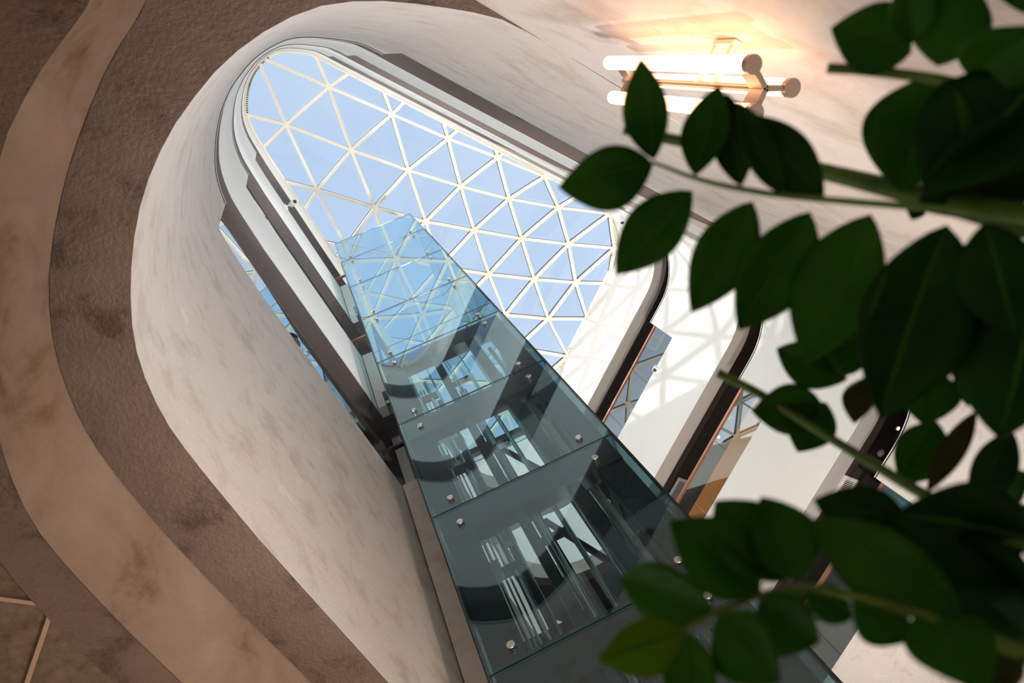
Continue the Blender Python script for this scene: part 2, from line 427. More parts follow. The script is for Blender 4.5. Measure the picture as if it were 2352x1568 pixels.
for k, px in node_px.items():
    z = 18.6
    for _ in range(12):
        q = at_z(px[0], px[1], z); z = 0.5*z+0.5*dome(Vector((q.x, q.y)))
    nodes[k] = at_z(px[0], px[1], z)
# lattice fit for the nodes the camera cannot see
def lsq(K, vals):
    import numpy as np
    A = np.array([[1, i, j, i*j, i*i, j*j] for i, j in K]); return np.linalg.lstsq(A, np.array(vals), rcond=None)[0]
K = list(nodes)
def fitlin(K, vals):
    import numpy as np
    A = np.array([[1, i, j] for i, j in K]); return np.linalg.lstsq(A, np.array(vals), rcond=None)[0]
fx = fitlin(K, [nodes[k].x for k in K]); fy = fitlin(K, [nodes[k].y for k in K])
allk = [(i, j) for i in range(-9, 10) for j in range(-3, 14)]
known = set(nodes)
for (i, j) in allk:
    if (i, j) in known: continue
    # continue from the nearest known node by the mean lattice step
    kk = min(known, key=lambda t: (t[0]-i)**2+(t[1]-j)**2+(t[0]-i)*(t[1]-j))
    x = nodes[kk].x+fx[1]*(i-kk[0])+fx[2]*(j-kk[1]); y = nodes[kk].y+fy[1]*(i-kk[0])+fy[2]*(j-kk[1])
    nodes[(i, j)] = Vector((x, y, dome(Vector((x, y)))))
sky = struct(MB().build('window_1', M['bar'])) if False else None
bars = MB(); gask = MB(); caps = MB(); panes = MB()
def bar(A, Bp):
    ia, ib = inside(A.xy), inside(Bp.xy)
    if not ia and not ib: return
    if not ia: A, Bp = Bp, A
    if not (ia and ib):
        lo, hi = 0.0, 1.0
        for _ in range(24):
            m_ = (lo+hi)/2
            if inside(A.lerp(Bp, m_).xy): lo = m_
            else: hi = m_
        Bp = A.lerp(Bp, min(1, lo+0.02))
    d = Bp-A; L = d.length
    if L < 0.05: return
    d.normalize(); s_ = d.cross(Vector((0, 0, 1))).normalized(); n_ = s_.cross(d)
    mid = (A+Bp)/2
    bars.box(mid-n_*0.05, d*(L/2), s_*0.034, n_*0.05)
    gask.box(mid+n_*0.05, d*(L/2), s_*0.034, n_*0.045)
for (i, j) in allk:
    for (di, dj) in ((1, 0), (0, 1), (-1, 1)):
        if (i+di, j+dj) in nodes: bar(nodes[(i, j)], nodes[(i+di, j+dj)])
    p = nodes[(i, j)]
    if inside(p.xy): caps.tube([p+Vector((0, 0, -0.115)), p+Vector((0, 0, 0.0))], 0.075, 16)
def clip(poly):
    out = poly; n = len(rim)
    for i in range(n):
        A, Bq = rim[i-1], rim[i]; e = Bq-A; nn = Vector((e.y, -e.x))
        if nn.dot(CEN-A) < 0: nn = -nn
        res = []
        for k in range(len(out)):
            p, q = out[k-1], out[k]; dp = nn.dot(p.xy-A); dq = nn.dot(q.xy-A)
            if (dp >= 0) != (dq >= 0): res.append(p.lerp(q, dp/(dp-dq)))
            if dq >= 0: res.append(q)
        out = res
        if len(out) < 3: return None
    return out
for (i, j) in allk:
    for tri in (((i, j), (i+1, j), (i, j+1)), ((i+1, j), (i+1, j+1), (i, j+1))):
        if all(t in nodes for t in tri):
            T = clip([nodes[t]+Vector((0, 0, 0.02)) for t in tri])
            if T: panes.add(T, [tuple(range(len(T)))])
fr_ = bars.build('window_1', M['bar']); struct(fr_)
gask.build('gasket', M['gasket'], parent=fr_); caps.build('node_cap', M['bar'], parent=fr_); panes.build('glass_pane', M['pane'], parent=fr_)
B = MB()
for i in range(len(rim)):
    a, b = rim[i-1], rim[i]; za, zb = zrim(a), zrim(b)
    A = Vector((*a, za)); Bq = Vector((*b, zb)); d = Bq-A; L = d.length
    if L < 1e-4: continue
    d.normalize(); s_ = d.cross(Vector((0, 0, 1))).normalized()
    B.box((A+Bq)/2+Vector((0, 0, 0.02)), d*(L/2+0.01), s_*0.03, Vector((0, 0, 0.04)))
B.build('rim_bar', M['bar'], parent=fr_)

# ---- coved ceilings and walls of the ground floor
band_px = [(350,0),(115,600),(113,700),(130,830),(200,1000),(300,1130),(480,1330),(720,1568)]
bi = [Vector(at_z(x, y, 3.15).xy) for x, y in [(350,0),(262,120),(190,290),(143,440),(115,600),(113,700),(130,830),(200,1000),(300,1130),(390,1235),(480,1330),(600,1452),(720,1568)]]
bo = [Vector(at_z(x, y, 2.73).xy) for x, y in [(225,0),(120,118),(50,235),(5,330),(-35,520),(-42,700),(-25,880),(0,1030),(60,1180),(120,1262),(200,1350),(300,1455),(420,1568)]]
# continue both rims out of the picture
bi = [AR(-0.52, R_OFF)] + [bi[0].lerp(AR(-0.52, R_OFF), 0.5)] + bi + [LL(3.6, 1.56), LL(12, 1.56)]
bo = [AR(-0.66, R_OFF)] + [bo[0].lerp(AR(-0.66, R_OFF), 0.5)] + bo + [LL(3.2, 1.75), LL(12, 1.75)]
bi, bo = chaikin(bi, 2), chaikin(bo, 2)
def strip(B, P, Q, zp, zq, mi=0, smooth=False):
    n = len(P); vs = [(p.x, p.y, zp) for p in P]+[(q.x, q.y, zq) for q in Q]
    B.add(vs, [(i, i+1, n+i+1, n+i) for i in range(n-1)], mi, smooth)
B = MB()
# soffit between the drum wall and the band (single closed slab, 12 cm thick)
def slab_between(P, Q, z0, z1, m_, name):
    B = MB(); n = len(P)
    vs = [(p.x, p.y, z0) for p in P]+[(q.x, q.y, z0) for q in Q]+[(p.x, p.y, z1) for p in P]+[(q.x, q.y, z1) for q in Q]
    fs = []
    for i in range(n-1):
        fs += [(i, i+1, n+i+1, n+i), (2*n+i, 3*n+i, 3*n+i+1, 2*n+i+1), (i, 2*n+i, 2*n+i+1, i+1), (n+i, n+i+1, 3*n+i+1, 3*n+i)]
    fs += [(0, n, 3*n, 2*n), (n-1, 3*n-1, 4*n-1, 2*n-1)]
    B.add(vs, fs); return struct(B.build(name, m_))
dr, drn = path(AR(1.6, R_OFF), LL(12))
dr = [p+n_*0.0 for p, n_ in zip(dr, drn)]
NN = 120
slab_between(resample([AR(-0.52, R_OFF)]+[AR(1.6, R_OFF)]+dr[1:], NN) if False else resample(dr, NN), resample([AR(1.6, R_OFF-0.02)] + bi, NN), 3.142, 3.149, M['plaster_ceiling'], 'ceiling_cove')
# the vertical band
B = MB(); n = NN; Pi = resample(bi, n); Po = resample(bo, n)
ni = normals(Pi, False)
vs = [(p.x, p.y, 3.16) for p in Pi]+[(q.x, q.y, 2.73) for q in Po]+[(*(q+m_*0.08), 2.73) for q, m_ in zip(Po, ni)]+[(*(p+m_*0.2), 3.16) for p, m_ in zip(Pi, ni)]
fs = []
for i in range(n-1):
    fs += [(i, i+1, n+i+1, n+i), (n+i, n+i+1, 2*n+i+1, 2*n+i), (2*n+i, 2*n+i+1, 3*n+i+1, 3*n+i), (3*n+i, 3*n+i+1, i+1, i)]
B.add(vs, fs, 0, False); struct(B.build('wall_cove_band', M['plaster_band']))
# lowest plaster ceiling up to the tiled field
te = [AR(-2.6, R_OFF), AR(-2.5, 0.3), AR(-1.5, 1.0)] + [Vector(at_z(x, y, 2.73).xy) for x, y in [(-330,700),(-190,1000),(0,1290),(120,1430),(265,1568)]] + [LL(3.0, 1.93), LL(12, 1.93)]
te = chaikin(te, 2)
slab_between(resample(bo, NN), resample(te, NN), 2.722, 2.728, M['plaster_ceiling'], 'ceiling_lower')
# tiled ceiling beyond
B = MB(); outp = [p+n_*6 for p, n_ in zip(resample(te, NN), normals(resample(te, NN), False))]
slab_between(resample(te, NN), outp, 2.75, 2.9, M['tile'], 'ceiling_tiled')
B = MB()
jx = at_z(115, 1425, 2.75)
J0 = Vector(at_z(110, 1428, 2.75).xy); J1 = Vector(at_z(62, 1568, 2.75).xy); d1 = (J1-J0).normalized()
K0 = Vector(at_z(75, 1378, 2.75).xy); K1 = Vector(at_z(-60, 1360, 2.75).xy); d2 = (K1-K0).normalized()
dd1 = arot(Vector((math.cos(math.radians(-63)), math.sin(math.radians(-63)))), 0)
for (p0, d, L0, L1) in [(J0, d1, -0.12, 3.5), (K0, d2, -0.12, 3.5), (J0+d2*1.2, d1, -0.9, 3.5), (K0+d1*1.2, d2, 0.25, 3.5)]:
    c = p0+d*(L0+L1)/2; s_ = Vector((-d.y, d.x))
    B.box((c.x, c.y, 2.745), (d.x*(L1-L0)/2, d.y*(L1-L0)/2, 0), (s_.x*0.009, s_.y*0.009, 0), (0, 0, 0.012))
struct(B.build('trim_tile_bars', M['tilebar']))
# ground floor walls: right wall (carries the lamp), far wall, left and back
B = MB()
def wallbox(A, C, t, z0, z1, side):
    d = (C-A).normalized(); s_ = Vector((-d.y, d.x))*side; c = (A+C)/2+s_*t/2
    B.box((c.x, c.y, (z0+z1)/2), (*(d*(C-A).length/2), 0), (*(s_*t/2), 0), (0, 0, (z1-z0)/2))
wallbox(AR(-7, R_OFF-0.002), AR(FAR, R_OFF-0.002), 0.16, FLOORZ, 3.9, -1)
struct(B.build('wall_right', M['plaster']))
B = MB(); wallbox(AR(FAR, -0.5), AR(FAR, 9.5), 0.16, FLOORZ, 3.16, -1); struct(B.build('wall_far', M['plaster']))
for nm, A, C in (('wall_back', AR(-7, -0.6), AR(-7, 12)), ('wall_left', AR(-7, 12), AR(13, 12))):
    if nm == 'wall_back':
        B = MB(); wallbox(A, C, 0.2, FLOORZ, 3.0, 1); struct(B.build(nm, M['plaster'])); continue
    B = MB(); wallbox(A, C, 0.2, FLOORZ, FLOORZ+0.3, 1); wallbox(A, C, 0.2, 1.6, 3.0, 1)
    n = 7
    for i in range(n+1):
        p = A.lerp(C, i/n); q = (C-A).normalized()*0.25; wallbox(p-q, p+q, 0.2, FLOORZ, 3.0, 1)
    struct(B.build(nm, M['plaster']))
    B = MB(); d_ = (C-A).normalized(); s2 = Vector((-d_.y, d_.x))*0.1
    wallbox(A+s2, C+s2, 0.01, FLOORZ+0.3, 2.35, 1); fo = B.build('window_%d' % wn, M['pane']); struct(fo); wn += 1  # unseen window strip, added to bring daylight onto the floor

# ------------------------------------------------------------------ elevator shaft
SL = Vector((0.985, 3.928)); FD = Vector((0.9475, -0.3197)); ND = Vector((0.3197, 0.9475)); SW, SD = 1.86, 2.15
def S(x, y, z): p = SL+FD*x+ND*y; return Vector((p.x, p.y, z))
FX, FY, FZ = Vector((*FD, 0)), Vector((*ND, 0)), Vector((0, 0, 1))
def sbox(B, x0, x1, y0, y1, z0, z1, mi=0):
    B.box(S((x0+x1)/2, (y0+y1)/2, (z0+z1)/2), FX*(x1-x0)/2, FY*(y1-y0)/2, FZ*(z1-z0)/2, mi)
J = [16.9, 15.17, 13.31, 11.41, 9.51, 7.59, 5.66, 3.72, 1.8, -0.98]
shaft = empty('elevator_shaft', S(SW/2, SD/2, FLOORZ), 'tall panoramic lift shaft of greenish glass panels rising beside the left galleries', 'elevator shaft')
TH = 0.014
def pane(x0, x1, y0, y1, z0, z1, gm='shaftglass'):
    """glass panel with dark green polished edges"""
    B = MB(); sbox(B, x0, x1, y0, y1, z0, z1)
    ex = (x1-x0) > (y1-y0)
    o = B
    for i, f in enumerate(o.f):
        vs = [o.v[j] for j in f]; n = (vs[1]-vs[0]).cross(vs[2]-vs[0]).normalized()
        main = FY if ex else FX
        o.m[i] = 0 if abs(n.dot(main)) > 0.9 else 1
    return o.build('glass_panel', [M[gm], M['edge']], parent=shaft)
for a, b in zip(J[:-1], J[1:]):
    g = 0.006
    pane(0.0, SW, -TH/2, TH/2, b+g, a-g)
    pane(SW-TH, SW, TH, 1.0, b+g, a-g); pane(SW-TH, SW, 1.012, SD, b+g, a-g)
    pane(0.0, TH, TH, SD, b+g, a-g)
    if a > 9.6: pane(TH, SW-TH, SD-TH, SD, b+g, a-g, 'rearglass')
# steel frame
B = MB()
for (x0, x1) in ((0.03, 0.31), (0.70, 0.79), (1.24, 1.36), (1.56, 1.82)):
    sbox(B, x0, x1, 0.12, 0.26, FLOORZ, 9.52)
B.build('steel_column', M['steel'], parent=shaft, bevel=0.006)
def sg(name, x0, x1, y0, y1, z0, z1, m_='steel'):
    B = MB(); sbox(B, x0, x1, y0, y1, z0, z1); return B.build(name, M[m_], parent=shaft)
for z in J[4:9]:
    sg('steel_beam', 0.03, 1.82, 0.10, 0.26, z-0.26, z+0.14)
    sg('steel_beam', 1.66, 1.82, 0.26, 2.0, z-0.22, z+0.02)
    sg('steel_beam', 0.03, 0.2, 0.26, 2.0, z-0.22, z+0.02)
    sg('steel_beam', 0.03, 1.82, 1.92, 2.0, z-0.10, z+0.04)
for x0, x1 in ((0.03, 0.10), (0.60, 0.67), (1.02, 1.14), (1.68, 1.82)):
    sg('steel_column', x0, x1, 1.9, 2.05, FLOORZ, 11.4)
sg('steel_column', 1.66, 1.82, 1.05, 1.22, FLOORZ, 9.5)
# dark masonry back panel with brick courses
BRK = noise_mat('dark_brick', [(0.3, (0.05, 0.045, 0.04)), (0.7, (0.10, 0.09, 0.08))], scale=9, rough=0.8)
t = BRK.node_tree; bk = t.nodes.new('ShaderNodeTexBrick'); bk.inputs['Scale'].default_value = 4.0
bk.inputs['Color1'].default_value = (0.13, 0.13, 0.11, 1); bk.inputs['Color2'].default_value = (0.09, 0.09, 0.08, 1); bk.inputs['Mortar'].default_value = (0.02, 0.02, 0.02, 1)
mpb = t.nodes.new('ShaderNodeMapping'); mpb.inputs['Rotation'].default_value = (math.pi/2, 0, 0)
t.links.new(t.nodes['Texture Coordinate'].outputs['Object'], mpb.inputs['Vector']); t.links.new(mpb.outputs['Vector'], bk.inputs['Vector'])
t.links.new(bk.outputs['Color'], t.nodes['Principled BSDF'].inputs['Base Color'])
B = MB(); sbox(B, 0.67, 1.10, 2.06, 2.12, FLOORZ, 5.6); B.build('brick_panel', BRK, parent=shaft)
B = MB(); sbox(B, 1.12, 1.42, 2.06, 2.12, FLOORZ, 5.0); B.build('brick_panel', BRK, parent=shaft)
# guide rails, ropes, hydraulic pipe
for x, y, r_, z1 in ((0.40, 1.5, 0.012, 11.2), (0.45, 1.5, 0.012, 11.2), (0.62, 0.8, 0.015, 10.8), (1.02, 1.4, 0.03, 11.0), (1.20, 1.0, 0.012, 11.0), (1.28, 1.6, 0.025, 11.2), (1.58, 1.3, 0.02, 11.2), (0.25, 1.2, 0.02, 11.2), (0.34, 1.0, 0.018, 10.8), (0.52, 1.2, 0.03, 10.8), (0.86, 1.3, 0.022, 10.8), (0.93, 0.9, 0.008, 10.8), (0.97, 0.9, 0.008, 10.8), (1.40, 1.1, 0.02, 10.8)):
    B = MB(); B.tube([S(x, y, FLOORZ), S(x, y, z1)], r_, 10); B.build('guide_rail', M['railsteel'], parent=shaft)
B = MB(); B.tube([S(1.50, 0.34, 3.0), S(1.50, 0.34, 9.2)], 0.028, 14)
for z in (4.6, 5.2, 6.5, 7.1, 8.2): B.tube([S(1.50, 0.34, z), S(1.50, 0.34, z+0.03)], 0.036, 14)
B.build('light_pipe', mat('pipe_paint', (0.55, 0.52, 0.42), 0.4), parent=shaft)
# brackets between rails
for z in (4.4, 5.9, 6.6, 8.0, 8.9, 10.2):
    sg('rail_bracket', 0.2, 0.62, 1.16, 1.24, z, z+0.10); sg('rail_bracket', 0.80, 1.2, 1.26, 1.34, z+0.3, z+0.36)
for z in (6.2, 8.4): sg('junction_box', 0.54, 0.66, 1.05, 1.14, z, z+0.18, 'strip'); sg('junction_box', 0.28, 0.40, 0.95, 1.05, z-0.5, z-0.3, 'strip')
# diagonal braces on the right side and back
def brace(A, Bp, r=0.05, n='diagonal_brace', m_='steel'):
    B = MB(); d = (Bp-A); L = d.length; d.normalize(); s_ = d.cross(Vector((0, 0, 1)));
    s_ = s_.normalized() if s_.length > 1e-3 else FX; q = s_.cross(d)
    B.box((A+Bp)/2, d*L/2, s_*r, q*r); return B.build(n, M[m_], parent=shaft)
for za, zb in zip(J[4:8], J[5:9]):
    brace(S(1.74, 0.3, za-0.25), S(1.74, 1.9, zb+0.1), 0.035)
    brace(S(1.15, 1.96, za-0.25), S(1.70, 1.96, zb+0.1), 0.03)
# glass clamps (point fixings)
def clamp(p, nrm, r=0.034):
    B = MB(); n = nrm.normalized()
    B.tube([p+n*0.010, p+n*0.016, p+n*0.030, p+n*0.036], [r*0.9, r, r, r*0.75], 18)
    B.tube([p-n*0.06, p+n*0.012], r*0.35, 10)
    B.tube([p-n*0.045, p-n*0.008], r*0.62, 12)
    return B.build('glass_clamp', M['chrome'], parent=shaft)
for z in J[1:9]:
    for dz in (-0.25, 0.15):
        for x in (0.22, 1.57): clamp(S(x, 0, z+dz), -FY)
        clamp(S(SW, 0.72, z+dz), FX, 0.028)
# slim vertical edge profiles
for (x, y) in ((-0.012, 0.0), (SW+0.002, 0.0)):
    sg('edge_profile', x-0.004, x+0.008, -0.01, 0.012, FLOORZ, 15.1)
# landings tying each gallery to the shaft
for k, (zb, zt, z2) in enumerate(storeys):
    B = MB(); mm = M['plaster'] if k == 0 else M['cream']
    sbox(B, -0.22, -0.02, 0.45, 0.60, (zb if k == 0 else zb+0.45), zt)
    sbox(B, -0.22, -0.11, 0.44, 0.60, zb if k else FLOORZ, zb+0.5)
    struct(B.build('wall_landing', mm))
    B = MB(); sbox(B, -0.6, -0.02, 0.60, 2.3, (zb if k else 5.3), (zb if k else 5.3)+0.35); struct(B.build('ceiling_landing', M['soffit']))
    # rail return
    B = MB(); sbox(B, -0.36, -0.05, 0.55, 0.60, zt+1.05, zt+1.10)
    tag(B.build('handrail', M['darkbrown'] if k == 0 else M['copper']), ['dark brown rail crossing the lowest landing beside the lift shaft', 'copper rail crossing the middle landing beside the lift shaft', 'copper rail crossing the top landing beside the lift shaft'][k], 'handrail')
B = MB(); sbox(B, -0.24, -0.12, 0.95, 1.1, 5.6, 9.1); struct(B.build('wall_pier', M['cream']))

# ------------------------------------------------------------------ glass balustrades
def balustrade(P, N, zt, railmat, label, group=None, rec=0.11):
    c = P[len(P)//2]; e = empty('glass_balustrade', (c.x, c.y, zt), label, 'balustrade', group)
    # resample to panels
    Lc = [0]
    for a, b in zip(P[:-1], P[1:]): Lc.append(Lc[-1]+(b-a).length)
    n = max(1, round(Lc[-1]/1.45)); Q = resample([p+q*rec for p, q in zip(P, N)], n+1)
    for a, b in zip(Q[:-1], Q[1:]):
        d = (b-a); L = d.length; d.normalize(); s_ = Vector((-d.y, d.x)); m_ = (a+b)/2
        B = MB(); B.box((m_.x, m_.y, zt+0.50), (*(d*(L/2-0.004)), 0), (*(s_*0.006), 0), (0, 0, 0.52))
        B.build('glass_panel', M['railglass'], parent=e)
    B = MB(); R = [p+q*rec for p, q in zip(P, N)]
    B.ring(R, N, zt+1.03, zt+1.09, -0.03, 0.03); B.build('handrail', railmat, parent=e)
    return e
lab = ['lowest', 'middle', 'top']
for k, (zb, zt, z2) in enumerate(storeys):
    P, N = path(notchL[k], LL(4.28)); balustrade(P, N, zt, M['darkbrown'], 'clear glass railing with dark handrail along the left side of the %s gallery' % lab[k])
    P, N = path(fl[-1], farF); balustrade(P, N, zt, M['copper'], ['clear glass railing on the plaster parapet across the far end', 'glass railing with copper handrail and orange behind, far end middle gallery', 'glass railing with copper handrail reflecting blue skylight, far end top gallery'][k])
    P, N = path(farR, AR(1.1, R_OFF)); balustrade(P, N, zt, M['darkbrown'], 'glass railing set back on the right side of the %s gallery' % lab[k])

# ------------------------------------------------------------------ ceiling fittings at the far end
def vent(a, r, zb, label):
    e = empty('ceiling_vent', (*AR(a, r), zb-0.02), label, 'vent', 'ceiling vents of the far galleries'); dA = AR(1, 0); dR = AR(0, 1)
    A3, R3_ = Vector((*dA, 0)), Vector((*dR, 0)); c = Vector((*AR(a, r), zb-0.025)); hw, hl = 0.19, 0.36
    B = MB()
    for s in (-1, 1):
        B.box(c+A3*s*(hw-0.035), A3*0.035, R3_*hl, FZ*0.014); B.box(c+R3_*s*(hl-0.035), A3*(hw-0.07), R3_*0.035, FZ*0.014)
    B.build('frame', M['greyplastic'], parent=e)
    B = MB(); B.box(c+FZ*0.010, A3*(hw-0.07), R3_*(hl-0.07), FZ*0.003); B.build('backing', M['ventdark'], parent=e)
    B = MB()
    for i in range(17):
        q = c+R3_*(-(hl-0.09)+i*(2*(hl-0.09)/16)); B.box(q+FZ*0.002, A3*(hw-0.07), R3_*0.009+FZ*0.004, FZ*0.003-R3_*0.001)
    B.build('louvre', M['greyplastic'], parent=e)
q = at_z(1508, 775, 17.08); vent(a_of(q.xy)+0.02, r_of(q.xy), 17.1, 'white louvred air vent in the dark soffit at the far end, topmost gallery')
q = at_z(1556, 1130, 13.08); vent(a_of(q.xy), r_of(q.xy), 13.1, 'white louvred air vent in the dark soffit at the far end, second soffit down')
q = at_z(1932, 1135, 9.08); vent(a_of(q.xy), r_of(q.xy), 9.1, 'white louvred air vent in the lowest dark soffit, partly behind leaves')
def spot(px, py, zb, lit, label, r=0.055):
    q = at_z(px, py, zb-0.03); e = empty('ceiling_spotlight', (q.x, q.y, zb-0.03), label, 'ceiling light')
    B = MB(); B.tube([q+FZ*0.01, q-FZ*0.012], r, 20); B.build('housing', M['greyplastic'], parent=e)
    B = MB(); B.tube([q-FZ*0.011, q-FZ*0.018], r*0.6, 16); B.build('lens', M['bulb'] if lit else M['white'], parent=e)
spot(1650, 1003, 13.1, True, 'small lit spotlight in dark soffit next to the copper rail', 0.045)
spot(1678, 958, 13.1, False, 'round pale ceiling sensor in dark soffit next to the copper rail', 0.075)
spot(1500, 1143, 13.1, False, 'small pale ceiling fitting close to the glass shaft edge')
spot(2062, 983, 9.1, True, 'small lit spotlight in the lowest dark soffit between leaves', 0.045)
spot(2023, 1040, 9.1, False, 'round pale fitting in the lowest dark soffit between leaves', 0.07)

# security cameras on the fascias
def cctv(p, out, label, sc=1.0, side=None):
    e = empty('security_camera', p, label, 'security camera'); o = Vector((*out, 0)).normalized(); s_ = o.cross(FZ)
    B = MB(); B.box(p+o*0.01*sc, o*0.012*sc, s_*0.05*sc, FZ*0.05*sc); B.build('mount_plate', M['white'], parent=e)
    B = MB(); B.tube([p+o*0.02*sc, p+o*0.10*sc, p+o*0.13*sc-FZ*0.03*sc], 0.016*sc, 10); B.build('arm', M['white'], parent=e)
    d = (o*0.5-FZ*0.75+s_*0.2).normalized(); c = p+o*0.14*sc-FZ*0.04*sc
    B = MB(); B.tube([c-d*0.07*sc, c-d*0.06*sc, c+d*0.09*sc, c+d*0.10*sc], [0.040*sc, 0.050*sc, 0.050*sc, 0.046*sc], 18); B.build('camera_body', M['white'], parent=e)
    B = MB(); B.tube([c+d*0.098*sc, c+d*0.108*sc], 0.034*sc, 16); B.build('lens', M['gasket'], parent=e)
def on_loop(px, py, z):
    q = at_z(px, py, z).xy; best = min(range(NL), key=lambda i: (loop[i]-q).length)
    P0, N0 = path(q, q) if False else (None, None)
    b = None
    for i in range(NL):
        A, Bq = loop[i], loop[(i+1) % NL]; t = max(0, min(1, (q-A).dot(Bq-A)/max(1e-9, (Bq-A).length_squared))); Q = A.lerp(Bq, t)
        if b is None or (Q-q).length < b[0]: b = ((Q-q).length, Q, norm[i])
    return Vector((b[1].x, b[1].y, z)), -b[2]
p, n_ = on_loop(662, 472, 15.0); cctv(p, n_, 'small white security camera on the white fascia at the left, below the skylight', 1.1)
p, n_ = on_loop(1434, 492, 17.6); cctv(p, n_, 'small white security camera under the skylight edge, above the large leaf', 1.3)
p, n_ = on_loop(1552, 864, 14.9); cctv(p, n_, 'white security camera on the sunlit far fascia by the glass railing', 1.3)

# ------------------------------------------------------------------ wall lamp with three upright tubes
def wall_lamp(off, label):
    z0, z1 = 1.55, 2.36; pa, pc, pb = Vector((1.056, 0.011)), Vector((1.169, 0.063)), Vector((1.076, 0.118))
    ctr = (pa+pb+pc)/3; e = empty('wall_lamp', (*(ctr+off), z0), label, 'wall lamp')
    wn = AR(0, -1); wallp = ctr + wn*(abs(R_OFF - r_of(ctr)))
    for p in (pa, pc, pb):
        p = p+off
        B = MB(); B.tube([(p.x, p.y, z0+0.012), (p.x, p.y, z1-0.012), (p.x, p.y, z1-0.003), (p.x, p.y, z1)], [0.0205, 0.0205, 0.016, 0.008], 24); B.build('light_tube', M['tube'], parent=e)
        B = MB(); B.tube([(p.x, p.y, z0-0.002), (p.x, p.y, z0+0.014)], 0.0225, 24); B.build('end_cap', M['brass'], parent=e)
    for z in (z0+0.03, z1-0.09):
        B = MB()
        for p in (pa, pc, pb):
            A = ctr+off; q = p+off; d = (q-A); L = d.length; d.normalize(); s_ = Vector((-d.y, d.x)); c = (A+q)/2
            B.box((c.x, c.y, z), (*(d*L/2), 0), (*(s_*0.007), 0), (0, 0, 0.028))
        B.build('bracket', M['brass'], parent=e)
    B = MB(); A = ctr+off; B.tube([(A.x, A.y, z0+0.01), (A.x, A.y, z1-0.04)], 0.009, 12); B.build('spine', M['brass'], parent=e)
    W = wallp+off; B = MB(); d = (W-A); L = d.length; d.normalize(); s_ = Vector((-d.y, d.x))
    for z in (1.78, 1.86): B.box((*((A+W)/2), z), (*(d*L/2), 0), (*(s_*0.008), 0), (0, 0, 0.008))
    B.box((*(W-d*0.008), 1.82), (*(d*0.006), 0), (*(s_*0.012), 0), (0, 0, 0.05)); B.build('wall_mount', M['bar'], parent=e)
wall_lamp(Vector((0, 0)), 'lit wall lamp of three frosted tubes on brackets, mounted on the plaster wall')

# unseen lamps, added to brighten the atrium walls and glass roof
def fill_light(P, T, watts, cone, col, label, z=None):
    p = Vector((P.x, P.y, FLOORZ if z is None else z)); e = empty('added_fill_light', p, label, 'fill_light'); t = Vector(T); h = p+Vector((0, 0, 0.16)); d = (t-h).normalized()
    B = MB(); B.tube([p, p+Vector((0, 0, 0.015))], 0.09, 24); B.build('base', M['gasket'], parent=e)
    B = MB(); B.tube([p+Vector((0, 0, 0.01)), h-d*0.03], 0.012, 10); B.build('post', M['gasket'], parent=e)
    B = MB(); B.tube([h-d*0.06, h-d*0.05, h+d*0.05, h+d*0.055], [0.03, 0.05, 0.06, 0.055], 24); B.build('head', M['gasket'], parent=e)
    ld = bpy.data.lights.new('fill_light_lamp', 'SPOT'); ld.energy = watts; ld.spot_size = math.radians(cone); ld.spot_blend = 1.0; ld.color = col; ld.shadow_soft_size = 0.12 if z is None else 0.0
    lo = bpy.data.objects.new('fill_light_lamp', ld); COL.objects.link(lo); lo.location = h+d*0.09+Vector((0, 0, EYE)); lo.rotation_euler = d.to_track_quat('-Z', 'Y').to_euler()
WW, CW = (1.0, 0.90, 0.81), (0.92, 0.96, 1.0)
U = [(AR(3.0, 2.0), (*LL(2.6), 5.2), 400, 75, WW, 'added unseen floor uplight aimed at the left plaster wall'),
     (AR(2.4, 0.7), (*AR(-0.2, 0.7), 6.0), 300, 60, CW, 'added unseen floor uplight aimed at the rounded plaster end'),
     (AR(2.2, 2.7), (*AR(1.9, R_OFF), 4.2), 420, 70, WW, 'added unseen floor uplight aimed at the right plaster wall'),
     (AR(7.4, 3.0), (*AR(FAR, 1.5), 7.5), 500, 80, CW, 'added unseen floor uplight aimed at the far plaster wall'),
     (AR(7.0, 4.6), (*LL(9.0), 9.0), 2400, 85, WW, 'added unseen floor uplight behind the lift shaft aimed at the left galleries'),
     (AR(5.2, 1.4), (*AR(5.6, 2.0), 19.0), 3200, 46, WW, 'added unseen floor uplight pointing straight up at the glass roof'),
     (AR(4.6, 0.5), (*AR(FAR, 2.2), 10.2), 2300, 44, (1.0, 0.94, 0.87), 'added unseen floor uplight with a narrow beam aimed at the far gallery front')]
for u in U: fill_light(*u)
# hidden spots added behind the parapet edges to brighten the opposite gallery fronts
for k, (zl, zt_, wt) in enumerate(((7.1, 10.2, GAL1), (11.1, 14.2, GAL2))):
    nm = ('lowest', 'middle')[k]
    for a, w2 in ((2.3, 'nearest the rounded end'), (4.9, 'level with the lift shaft')):
        fill_light(AR(a, R_OFF-0.08), (*LL(a*0.9+0.4), zt_), wt, 84, CW, 'added hidden spotlight on the right parapet of the %s gallery, %s' % (nm, w2), z=zl)
    for l, a2, w2 in ((2.3, 1.4, 'nearest the rounded end'), (3.9, 4.5, 'nearest the landing')):
        fill_light(LL(l, L_OFF+0.06), (*AR(a2, R_OFF), zt_), wt*0.6, 84, CW, 'added hidden spotlight on the left parapet of the %s gallery, %s' % (nm, w2), z=zl)
